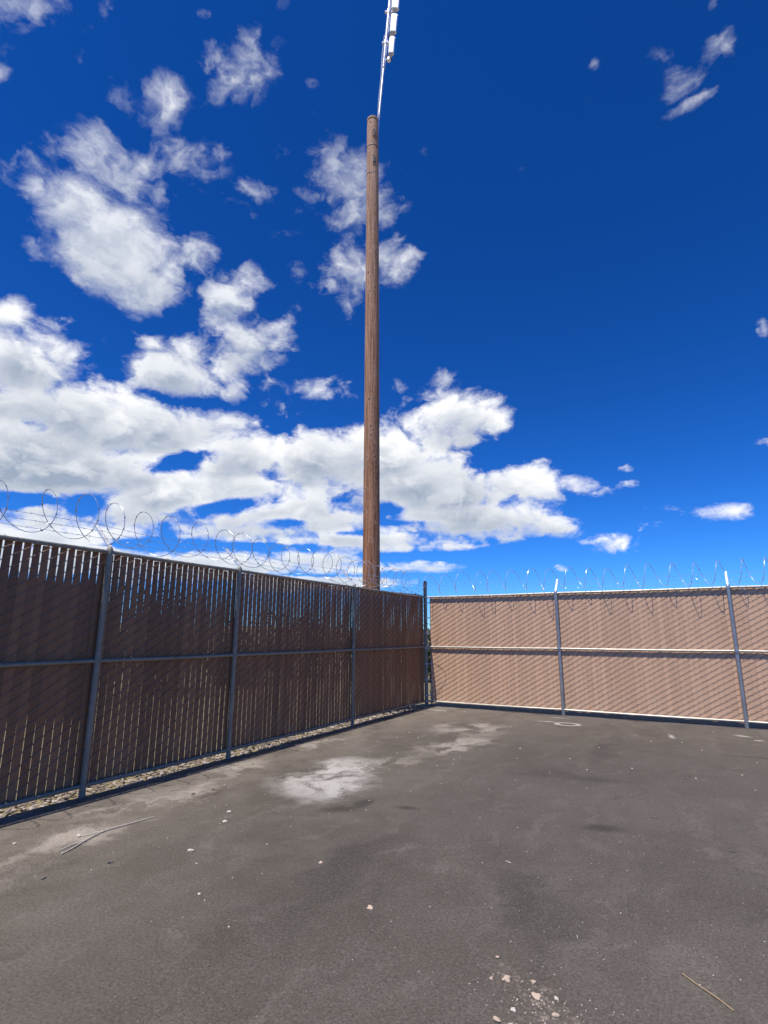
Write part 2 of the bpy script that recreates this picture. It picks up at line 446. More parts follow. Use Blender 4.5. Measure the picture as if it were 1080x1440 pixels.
def build_fence(F, root, posts, s_end, gaps, tops, slat_mat_, rail_mat, wire_r, seed, pmat, wmat):
    rr = random.Random(seed)
    pr = .031 if F.left else .034
    proto = {}
    arm_dir = Vector((0, 0, 0))
    tips = []
    for i, s in enumerate(posts):
        loc = F.P(s, 0, 0)
        if i == 0:
            p = post_mesh(H - .01, pr).build('post', pmat, root, loc=loc)
            c = cap_mesh(pr).build('post_cap', pmat, p, loc=(0, 0, H - .0))
            k = collar_mesh(pr, .05).build('rail_clamp', pmat, p, loc=(0, 0, 1.29))
            bb = MB()
            # clamp bolt and boss on the yard side
            d = F.P(0, 1, 0)
            bb.tube([d * (pr + .002), d * (pr + .022)], .012, 6)
            bo = bb.build('clamp_bolt', pmat, p, smooth=False, loc=(0, 0, 1.29))
            proto = dict(p=p, c=c, k=k, b=bo)
        else:
            p = dup(proto['p'], root, loc)
            for q in ('c', 'k', 'b'): dup(proto[q], p, proto[q].location)
        # 45 degree arm leaning out of the yard
        jit = rr.uniform(-.03, .03)
        a0 = F.P(s, -.005, H + .02); a1 = F.P(s + jit, -.285, H + .30)
        mb = MB()
        L = (a1 - a0); ln = L.length; ax = L.normalized()
        side = F.P(1, 0, 0); nn = ax.cross(side).normalized()
        m3 = Matrix((side, ax, nn)).transposed()
        mb.box((a0 + a1) / 2, (.034, ln, .005), m3)
        mb.box((a0 + a1) / 2 + side * .0155 + nn * .012, (.004, ln * .98, .026), m3)
        mb.box((a0 + a1) / 2 - side * .0155 + nn * .012, (.004, ln * .98, .026), m3)
        arm = mb.build('barb_arm', M_ARMM, root, smooth=False)
        for f in (.33, .66, .97):
            tips.append((i, f, a0.lerp(a1, f) + nn * .028))
    # three barbed strands
    allp = sorted(set([t[0] for t in tips]))
    for f in (.33, .66, .97):
        anch = [t[2] for t in tips if t[1] == f]
        first = F.P(0, 0, H + .06 + .28 * f)
        anch = [first] + anch
        mb = MB()
        for a, b2 in zip(anch[:-1], anch[1:]):
            ln = (b2 - a).length; N = max(8, int(ln / .06)); pts = []
            for j in range(N + 1):
                t = j / N
                p = a.lerp(b2, t); p.z -= .03 * 4 * t * (1 - t) * (.5 + f * .5) - rr.uniform(-.003, .003)
                pts.append(p)
            mb.tube(pts, .0024, 4, cap=False)
            s = .06
            while s < ln:
                p = a.lerp(b2, s / ln); p.z -= .03 * 4 * (s / ln) * (1 - s / ln) * (.5 + f * .5)
                for _ in range(2):
                    d = Vector((rr.uniform(-1, 1), rr.uniform(-1, 1), rr.uniform(-1, 1))).normalized() * .016
                    mb.tube([p - d, p + d], .0018, 3)
                s += .127
        mb.build('barbed_wire', M_BARB, root)
    # rails, mesh and slats bay by bay
    ends = [0.] + list(posts)
    for b in range(len(ends) - 1):
        s0, s1 = ends[b], ends[b + 1]
        a = s0 + (pr if b else (.04 if F.left else .11)); e = s1 - pr
        ra = s0 + (pr - .004 if b else .03); re = s1 - pr + .004
        for z, rad in ((H - .022, .0215), (1.29, .0205), (.105, .0205)):
            mb = MB(); N = 10
            mb.tube([F.P(ra + (re - ra) * j / N, 0, z - .006 * math.sin(math.pi * j / N)) for j in range(N + 1)], rad, 12)
            mb.build('top_rail' if z > 2 else ('middle_rail' if z > 1 else 'bottom_rail'), rail_mat, root)
        gapf, topf = gaps[min(b, len(gaps) - 1)], tops[min(b, len(tops) - 1)]
        fa = s0 if b else a; fe = s1
        slats(F, fa, fe, .085, H - .035, gapf, topf, slat_mat_, root, rr)
        links(F, fa, fe, .075, H - .01, topf, root, wire_r, rr, wmat)
        # tie wires
        for z in (H - .022, 1.29, .105):
            s = a + .25
            while s < e:
                if 'tie' not in proto:
                    mb = MB(); ring = []
                    for j in range(10):
                        t = 2 * math.pi * j / 10
                        ring.append(F.P(0.006 * math.sin(t), 0, 0) + F.P(0, -.012 + .036 * math.cos(t), 0) + Vector((0, 0, .0245 * math.sin(t))))
                    mb.tube(ring, .0022, 4, closed=True)
                    proto['tie'] = mb.build('tie_wire', pmat, root, loc=F.P(s, 0, z))
                else: dup(proto['tie'], root, F.P(s, 0, z))
                s += rr.uniform(.7, .95)

FL, FR = Fence('L'), Fence('R')
left = empty('chain_link_fence', (0, 0, 0), 'dark brown slatted chain link fence in shade, running along the yard beside the pole', 'fence', 'slatted security fences')
right = empty('chain_link_fence', (0, 0, 0), 'sunlit tan slatted chain link fence with bright rails across the end of the yard', 'fence', 'slatted security fences')
z0f = lambda s: 0.
def g_corner(s, z): return -.0015 + (.0028 if .25 < s < 1.6 and (z < .8 or 1.7 < z < 2.2) else 0) + (.0045 if s > 2.8 else 0)
def g_mid(s, z): return .0036 + .0016 * math.sin(s * 2.1 + z * 1.3) + (.002 if z > 2.1 else 0)
def g_near(s, z): return .0044 + (.0050 if z > 2.12 else 0) + (-.0032 if 1.05 < z < 2.0 else 0) + .0014 * math.sin(s * 3 + z * 2)
def g_nearest(s, z): return .0040 + (.0105 if z > 2.05 else 0) + (-.0075 if .85 < z < 2.05 else 0)
def top_wave(s): return .045 + .022 * math.sin(s * 2.2 + .6) - .04 * max(0, (s - 2.2))
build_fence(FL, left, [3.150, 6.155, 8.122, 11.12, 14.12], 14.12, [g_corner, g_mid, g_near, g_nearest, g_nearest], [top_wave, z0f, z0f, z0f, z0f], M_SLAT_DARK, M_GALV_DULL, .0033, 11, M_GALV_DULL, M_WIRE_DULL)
def g_tan(s, z): return -.0025 + .001 * math.sin(s * 4 + z)
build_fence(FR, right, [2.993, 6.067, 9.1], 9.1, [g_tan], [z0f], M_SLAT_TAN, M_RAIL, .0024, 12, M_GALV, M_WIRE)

# corner terminal post with its tension bars and bands belongs to the tan fence
cp = post_mesh(2.76, .043).build('corner_post', M_GALV_DULL, right)
cap_mesh(.043).build('post_cap', M_GALV_DULL, cp, loc=(0, 0, 2.765))
mb = MB(); mb.box((.105, .044, 1.25), (.020, .006, 2.36)); tb = mb.build('tension_bar', M_GALV, right, smooth=False)
mb = MB(); mb.box((-.040, -.062, 1.25), (.006, .020, 2.36)); mb.build('tension_bar', M_GALV, left, smooth=False)
for i in range(7):
    z = .22 + i * .345
    mb = MB(); mb.lathe([(.043, -.011), (.047, -.011), (.047, .011), (.043, .011)], 20)
    mb.box((.072, .03, 0), (.075, .004, .022), Matrix.Rotation(.32, 3, 'Z'))
    mb.build('tension_band', M_GALV, right, loc=(0, 0, z))
for z in (H - .022, 1.29, .105):
    mb = MB(); mb.lathe([(.043, -.013), (.050, -.013), (.050, .013), (.043, .013)], 20)
    mb.build('rail_clamp', M_GALV, cp, loc=(0, 0, z))

# ------------------------------------------------------------------ razor coils
def coil(F, s0, s1, pitch, name, label, seed, rad=.245, zc=2.70, nc=.0):
    rr = random.Random(seed)
    N = 26; turns = int((s1 - s0) / pitch); pts = []
    cr = rad; jit = [(rr.uniform(.86, 1.08), rr.uniform(-.18, .18), rr.uniform(-.04, .03), rr.uniform(-.05, .05)) for _ in range(turns + 2)]
    sgn = -1 if F.left else 1
    for k in range(turns * N):
        t = k / N; i = int(t); f = t - i; w = f * f * (3 - 2 * f)
        J = [jit[i][q] * (1 - w) + jit[i + 1][q] * w for q in range(4)]
        th = 2 * math.pi * t
        s = s1 - pitch * t + J[1] * pitch if F.left else s0 + pitch * t + J[1] * pitch
        # the wire bunches at the crown and stretches through the bottom of each turn
        s += -sgn * 0 + (.07 * math.sin(th - .4)) * (1 if F.left else -.4)
        r_ = cr * J[0]
        n_ = nc + r_ * math.cos(th) + J[3]
        z = zc + r_ * math.sin(th) * (1.0 if math.sin(th) > 0 else .93) + J[2]
        pts.append(F.P(s, n_, z))
    root = empty(name, F.P((s0 + s1) / 2, 0, H), label, 'razor wire', 'razor wire coils along the fence tops')
    mb = MB(); mb.tube(pts, .0038 if F.left else .0046, 6, cap=True)
    inv = -root.location
    mb.v = [tuple(Vector(v) + inv) for v in mb.v]
    mb.build('coil_wire', M_RAZOR if F.left else M_RAZOR_PALE, root)
    mb = MB(); acc = 0.
    for a, b2 in zip(pts[:-1], pts[1:]):
        d = b2 - a; acc += d.length
        if acc > .075:
            acc = 0.; ax = d.normalized(); sd = ax.cross(Vector((rr.uniform(-1, 1), rr.uniform(-1, 1), 1)).normalized()).normalized()
            c = a + inv; up = ax.cross(sd) * .0016
            for e in (-1, 1):
                mb.add([c - ax * .007 + up, c + ax * .007 + up, c + sd * e * .009 + ax * .011, c + sd * e * .009 - ax * .011, c - up],
                       [(0, 1, 2, 3), (1, 4, 2), (4, 0, 3)])
    tag(mb.build('razor_blades', M_RAZOR if F.left else M_RAZOR_PALE, root, smooth=False), kind='stuff')
    return root
coil(FL, .35, 12.4, .385, 'razor_wire', 'looping razor wire coil along the top of the dark shaded fence', 21)
coil(FR, .12, 9.0, .385, 'razor_wire', 'stretched razor wire coil along the top of the sunlit tan fence', 22, rad=.235, zc=2.70)
# loose hanging length of coil inside the corner
# ------------------------------------------------------------------ pole and mast
PX, PY = -.45, -1.69
pole = empty('utility_pole', (PX, PY, -.05), 'tall bare brown wooden utility pole standing just behind the dark fence', 'utility pole')
rr = random.Random(5)
mb = MB(); prof = []; NP = 60; TOPZ = 14.80
ph = [rr.uniform(0, 6) for _ in range(4)]
vs = []; n = 36
for k in range(NP + 1):
    t = k / NP; z = TOPZ * t
    cx = -.09 * t + .012 * math.sin(3 * t + ph[0]); cy = -.03 * t + .012 * math.sin(4 * t + ph[1])
    r0 = .195 - .046 * t
    if k == NP: r0 -= .012
    for j in range(n):
        a = 2 * math.pi * j / n
        q = r0 * (1 + .012 * math.sin(3 * a + ph[2] + t * 4) + .010 * math.sin(7 * a + t * 9) + rr.uniform(-.004, .004))
        vs.append((cx + q * math.cos(a), cy + q * math.sin(a), z))
top_c = (cx, cy)
fs = [(i * n + j, i * n + (j + 1) % n, (i + 1) * n + (j + 1) % n, (i + 1) * n + j) for i in range(NP) for j in range(n)]
fs.append(tuple(NP * n + j for j in range(n)))
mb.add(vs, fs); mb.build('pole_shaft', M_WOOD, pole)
mb = MB(); mb.lathe([(.152, -.05), (.152, .008), (.14, .02), (.02, .035)], 36); mb.build('top_cap', M_STONE_TAN, pole, loc=(top_c[0], top_c[1], TOPZ))
tocam = Vector((5.38 - PX, -11.77 - PY, 0)).normalized(); side = Vector((-tocam.y, tocam.x, 0))
for dz in (.55, 1.35):
    mb = MB(); mb.box((0, 0, 0), (.045, .05, .22), Matrix((side, tocam, Vector((0, 0, 1)))).transposed())
    mb.build('step_bracket', M_DARKM, pole, smooth=False, loc=Vector((top_c[0], top_c[1], TOPZ - dz)) + tocam * .145 + side * .035)
for dz in (.9, 1.75):
    mb = MB(); mb.lathe([(.150, -.008), (.1565, -.008), (.1565, .008), (.150, .008)], 36)
    mb.build('strap_band', M_GALV_DULL, pole, loc=(top_c[0] + .002, top_c[1], TOPZ - dz))

base = Vector((-.425, -1.67, 14.2)); tip = Vector((-.02, -1.44, 20.6))
e1 = Vector((.876, .482, 0))
mast = empty('antenna_mast', base, 'bright white metal antenna mast clamped to the tip of the wooden pole', 'antenna mast')
def MP(z, off=0., dep=0.):
    t = (z - base.z) / (tip.z - base.z)
    return (tip - base) * t + e1 * off + Vector((-e1.y, e1.x, 0)) * dep
mb = MB(); mb.tube([MP(14.2), MP(16.7)], .030, 14); mb.build('lower_tube', M_MAST, mast)
mb = MB(); mb.tube([MP(16.45), MP(16.5), MP(20.6)], [.04, .047, .047], 16); mb.build('upper_tube', M_MAST, mast)
for z in (17.33, 18.42, 19.55):
    mb = MB(); mb.tube([MP(z - .05), MP(z + .05)], .062, 16); mb.box(MP(z, .07), (.16, .05, .07), Matrix.Rotation(math.atan2(e1.y, e1.x), 3, 'Z'))
    mb.box(MP(z, -.08), (.06, .05, .06), Matrix.Rotation(math.atan2(e1.y, e1.x), 3, 'Z'))
    mb.build('mast_clamp', M_MAST, mast, smooth=False)
rz = Matrix.Rotation(math.atan2(e1.y, e1.x), 3, 'Z')
ax = (tip - base).normalized(); bx = (e1 - ax * e1.dot(ax)).normalized(); cz = ax.cross(bx)
mm = Matrix((bx, cz, ax)).transposed()
for (z0, z1, w) in ((16.93, 17.52, .15), (17.67, 18.32, .18), (18.50, 19.22, .20), (19.4, 20.1, .2)):
    bm = bmesh.new(); bmesh.ops.create_cube(bm, size=1)
    bmesh.ops.scale(bm, vec=(w, .11, z1 - z0), verts=bm.verts)
    bmesh.ops.bevel(bm, geom=bm.edges[:], offset=.022, segments=3, affect='EDGES')
    mb = MB(); bm.verts.index_update()
    c = MP((z0 + z1) / 2, .165)
    mb.add([mm @ v.co + c for v in bm.verts], [tuple(v.index for v in f.verts) for f in bm.faces]); bm.free()
    pn = mb.build('antenna_panel', M_WHITE, mast)
    mb = MB(); mb.box(MP(z0 - .085, .15), (.10, .08, .14), mm); mb.box(MP(z0 - .085, .08), (.10, .03, .04), mm)
    mb.build('panel_bracket', M_DARKM, mast, smooth=False)
mb = MB(); mb.lathe([(.02, -.06), (.05, -.05), (.055, 0), (.04, .05), (.01, .06)], 14); mb.build('end_connector', M_WHITE, mast, loc=MP(16.76, .12))
mb = MB(); mb.tube([MP(14.7, -.02, -.05), MP(15.4, -.05), MP(16.2, -.045), MP(16.9, -.075), MP(17.6, -.06)], .011, 6); mb.build('feed_cable', M_CABLE, mast)

# ------------------------------------------------------------------ debris on the asphalt
def pebble(x, y, s, mat, label, cat='pebble', name='pebble', flat=.5):
    s *= .72
    rr_ = random.Random(int(x * 1000) + int(y * 777))
    mb = MB(); rock(mb, (0, 0, s * flat * .6), (s * rr_.uniform(1.0, 1.3), s * rr_.uniform(.75, 1.), s * flat), rr_, 3)
    return tag(mb.build(name, mat, loc=(x, y, 0), sharp=180), label, cat, 'loose stones on the asphalt')
pebble(1.989, -8.557, .024, M_STONE_PALE, 'small grey stone alone on smooth asphalt, in front of the twig tip')
pebble(1.661, -8.976, .025, M_STONE_DARK, 'dark grey stone on the asphalt in front of the forked twig')
pebble(.983, -8.773, .026, M_STONE_PALE, 'pale round stone beside the fork of the dusty twig')
pebble(1.741, -7.964, .024, M_STONE_PALE, 'oblong grey stone between the twig and the white dust patch')
pebble(1.58, -7.75, .020, M_STONE_PALE, 'smaller stone behind the oblong grey one by the dust patch')
pebble(.867, -7.511, .022, M_STONE_DARK, 'dark stone nearest the fence in the loose cluster of three')
pebble(1.004, -7.546, .022, M_STONE_DARK, 'dark stone in front in the loose cluster of three')
pebble(.925, -7.303, .025, M_STONE_DARK, 'largest dark stone at the back of the loose cluster of three')
pebble(1.519, -9.354, .018, M_STONE_DARK, 'tiny dark stone at the far left edge of the asphalt')
pebble(2.573, -9.015, .014, M_STONE_PALE, 'little buff stone in the middle of the smooth grey asphalt')
pebble(2.951, -8.267, .019, M_STONE_TAN, 'little tan stone on the asphalt seam in mid yard')
pebble(3.573, -8.65, .022, M_STONE_TAN, 'flat orange tan chip alone in the middle of the asphalt', 'stone chip', 'stone_chip', .25)
pebble(3.179, -9.519, .010, M_STONE_DARK, 'black speck of stone at the bottom left of the yard')
pebble(.713, -9.112, .018, M_STONE_PALE, 'white stone at the left edge near the fence shadow')
CL = 'clod'
pebble(4.47, -8.926, .030, M_STONE_TAN, 'largest pinkish crumbled dirt clod, at the back of the clod cluster', CL, 'dirt_clod', .35)
pebble(4.405, -8.955, .014, M_STONE_TAN, 'small tan clod touching the left side of the largest clod', CL, 'dirt_clod', .5)
pebble(4.582, -8.888, .016, M_STONE_TAN, 'round pale clod just right of the largest clod', CL, 'dirt_clod', .55)
pebble(4.622, -8.986, .028, M_STONE_TAN, 'broad flat tan clod in the middle of the clod cluster', CL, 'dirt_clod', .4)
pebble(4.70, -8.955, .013, M_STONE_PALE, 'pale little clod right of the broad flat one', CL, 'dirt_clod', .6)
pebble(4.72, -9.07, .018, M_STONE_TAN, 'tan clod in front of the broad flat one, by the bottom edge', CL, 'dirt_clod', .6)
pebble(4.555, -9.119, .015, M_STONE_PALE, 'whitish clod between the flat clod and the lowest ones', CL, 'dirt_clod', .5)
pebble(4.515, -9.214, .020, M_STONE_TAN, 'lowest left tan clod by the bottom edge', CL, 'dirt_clod', .5)
pebble(4.575, -9.22, .015, M_STONE_PALE, 'elongated pale clod beside the lowest left one', CL, 'dirt_clod', .5)
pebble(4.379, -8.775, .013, M_STONE_TAN, 'small clod lying alone behind the clod cluster', CL, 'dirt_clod', .6)
pebble(4.935, -6.043, .022, M_STONE_DARK, 'black stone on the asphalt right of the oil stain')
pebble(4.7, -5.437, .020, M_STONE_DARK, 'black stone farther back than the oil stain')
pebble(5.124, -4.586, .024, M_STONE_DARK, 'black stone far back on the right, toward the tan fence')
pebble(5.485, -6.614, .018, M_STONE_DARK, 'dark flat stone near the right edge of the yard', flat=.3)
mb = MB(); rr = random.Random(31)
for i in range(460):
    t = rr.random()
    if t < .26: x, y, s = rr.gauss(4.64, .13), rr.gauss(-9.05, .13), rr.uniform(.0012, .0042)
    elif t < .60: x, y, s = rr.uniform(3.6, 6.0), rr.uniform(-9.3, -6.3), rr.uniform(.0015, .004)
    elif t < .86: x, y, s = rr.uniform(.3, 3.4), rr.uniform(-9.6, -5), rr.uniform(.002, .006)
    else: x, y, s = rr.uniform(.5, 7), rr.uniform(-6, -.3), rr.uniform(.004, .012)
    rock(mb, (x, y, s * .4), (s * rr.uniform(.8, 1.6), s, s * .7), rr)
tag(mb.build('crumbs', M_STONE_PALE, smooth=False), 'fine pale stone crumbs scattered over the asphalt', 'crumbs', kind='stuff')

def curve_pts(ctrl, n):
    out = []
    P = [Vector(p) for p in ctrl]; P = [2 * P[0] - P[1]] + P + [2 * P[-1] - P[-2]]
    for i in range(1, len(P) - 2):
        for j in range(n):
            t = j / n; a, b2, c, d = P[i - 1:i + 3]
            out.append(.5 * ((2 * b2) + (c - a) * t + (2 * a - 5 * b2 + 4 * c - d) * t * t + (3 * b2 - a - 3 * c + d) * t ** 3))
    out.append(P[-2]); return out
tw = empty('dry_twig', (1.10, -8.6, 0), 'long forked dusty twig lying on the asphalt beside the dark fence', 'twig')
mb = MB(); pts = curve_pts([(.13, -.46, .006), (.10, -.36, .008), (.03, -.20, .010), (-.03, .0, .009), (.0, .22, .009), (.02, .42, .006)], 6)
mb.tube(pts, [.0058 - .003 * abs(i / len(pts) - .45) for i in range(len(pts))], 6); mb.build('twig_stem', M_TWIG_PALE, tw)
mb = MB(); pts = curve_pts([(-.03, .0, .009), (-.06, -.10, .010), (-.10, -.2, .008)], 6); mb.tube(pts, [.0034] * len(pts), 6); mb.build('side_twig', M_TWIG_PALE, tw)
mb = MB(); pts = curve_pts([(.03, -.20, .010), (.03, -.33, .008), (.06, -.44, .006)], 6); mb.tube(pts, [.0034] * len(pts), 6); mb.build('side_twig', M_TWIG_PALE, tw)
mb = MB(); pts = curve_pts([(-.097, .093, .005), (-.03, .025, .006), (.035, -.03, .006), (.097, -.093, .004)], 5)
mb.tube(pts, [.0038] * len(pts), 6); tag(mb.build('dry_stalk', M_TWIG, loc=(5.28, -8.579, 0)), 'straight straw coloured stalk lying on the asphalt at the bottom right', 'stalk')
mb = MB(); mb.tube([(-.02, .012, .004), (0, 0, .004), (.022, -.010, .004)], .003, 5); tag(mb.build('straw_bit', M_STONE_PALE, loc=(4.094, -7.613, 0)), 'short pale straw lying alone in the middle of the asphalt', 'straw')
mb = MB(); mb.tube([(-.004, .012, .003), (.0, -.0, .003), (.004, -.014, .003)], .0022, 5); tag(mb.build('straw_bit', M_STONE_PALE, loc=(4.691, -8.386, 0)), 'short upright looking straw behind the clod cluster', 'straw')

# ------------------------------------------------------------------ weeds in the corner, shrubs outside the dark fence
weed = empty('weed', (.075, .11, -.03), 'thin green weed climbing in the gap beside the corner post', 'weed')
rr = random.Random(41); st = MB(); lf = MB()
for i in range(6):
    h = rr.uniform(.45, .95); bx_, by_ = rr.uniform(-.03, .05), rr.uniform(-.02, .06)
    pts = [Vector((bx_ + .02 * math.sin(k * .8 + i), by_ + .02 * math.cos(k + i), h * k / 8)) for k in range(9)]
    st.tube(pts, .003, 5)
    for k in range(1, 9):
        for _ in range(3):
            d = Vector((rr.uniform(-1, 1), rr.uniform(-1, 1), rr.uniform(.0, .8))).normalized(); L = rr.uniform(.025, .05)
            w = d.cross(Vector((0, 0, 1))).normalized() * L * .3; p = pts[k]
            lf.add([p, p + d * L * .5 + w, p + d * L, p + d * L * .5 - w], [(0, 1, 2, 3)])
st.build('stem', M_LEAF, weed); lf.build('leaves', M_LEAF, weed, smooth=False)

def shrub(x, y, w, h, seed):
    rr = random.Random(seed)
    root = empty('shrub', (x, y, -.03), 'dark shrub glimpsed through the slat gaps of the shaded fence', 'shrub', 'shrubs outside the dark fence')
    st = MB(); lf = MB()
    for i in range(7):
        a = rr.uniform(0, 6.28); e = Vector((math.cos(a) * w * .35, math.sin(a) * w * .35, h * rr.uniform(.5, .8)))
        st.tube([Vector((0, 0, 0)), e * .5 + Vector((0, 0, .1)), e], [.04, .025, .01], 6)
    cl = [(Vector((rr.gauss(0, w * .24), rr.gauss(0, w * .24), h * rr.uniform(.2, .85))), rr.uniform(.25, .5) * w * .55) for _ in range(16)]
    for i in range(2400):
        c, r_ = rr.choice(cl); d = Vector((rr.gauss(0, 1), rr.gauss(0, 1), rr.gauss(0, .8))).normalized()
        p = c + d * r_ * rr.uniform(.55, 1.05)
        if p.z < .03: p.z = rr.uniform(.03, .3)
        L = rr.uniform(.09, .17); t = Vector((rr.gauss(0, 1), rr.gauss(0, 1), rr.gauss(0, 1))).normalized(); b2 = t.orthogonal().normalized() * L * .32
        lf.add([p, p + t * L * .5 + b2, p + t * L, p + t * L * .5 - b2], [(0, 1, 2, 3)])
    st.build('stem', M_DRY, root); lf.build('foliage', M_SHRUB, root, smooth=False)
for i, (x, y, w, h) in enumerate([(-7.2, -9.2, 3.2, 2.7), (-7.5, -6.6, 3.2, 2.8), (-7.2, -4.0, 3.0, 2.6), (-7.8, -1.2, 3.0, 2.6), (-7.6, 2.0, 2.6, 1.9), (-8.0, 5.2, 2.8, 2.3), (-6.5, 8.0, 2.4, 1.9), (-4.5, 11.5, 2.6, 2.2), (-2.6, 6.5, 1.6, 1.2)]):
    shrub(x, y, w, h, 60 + i)
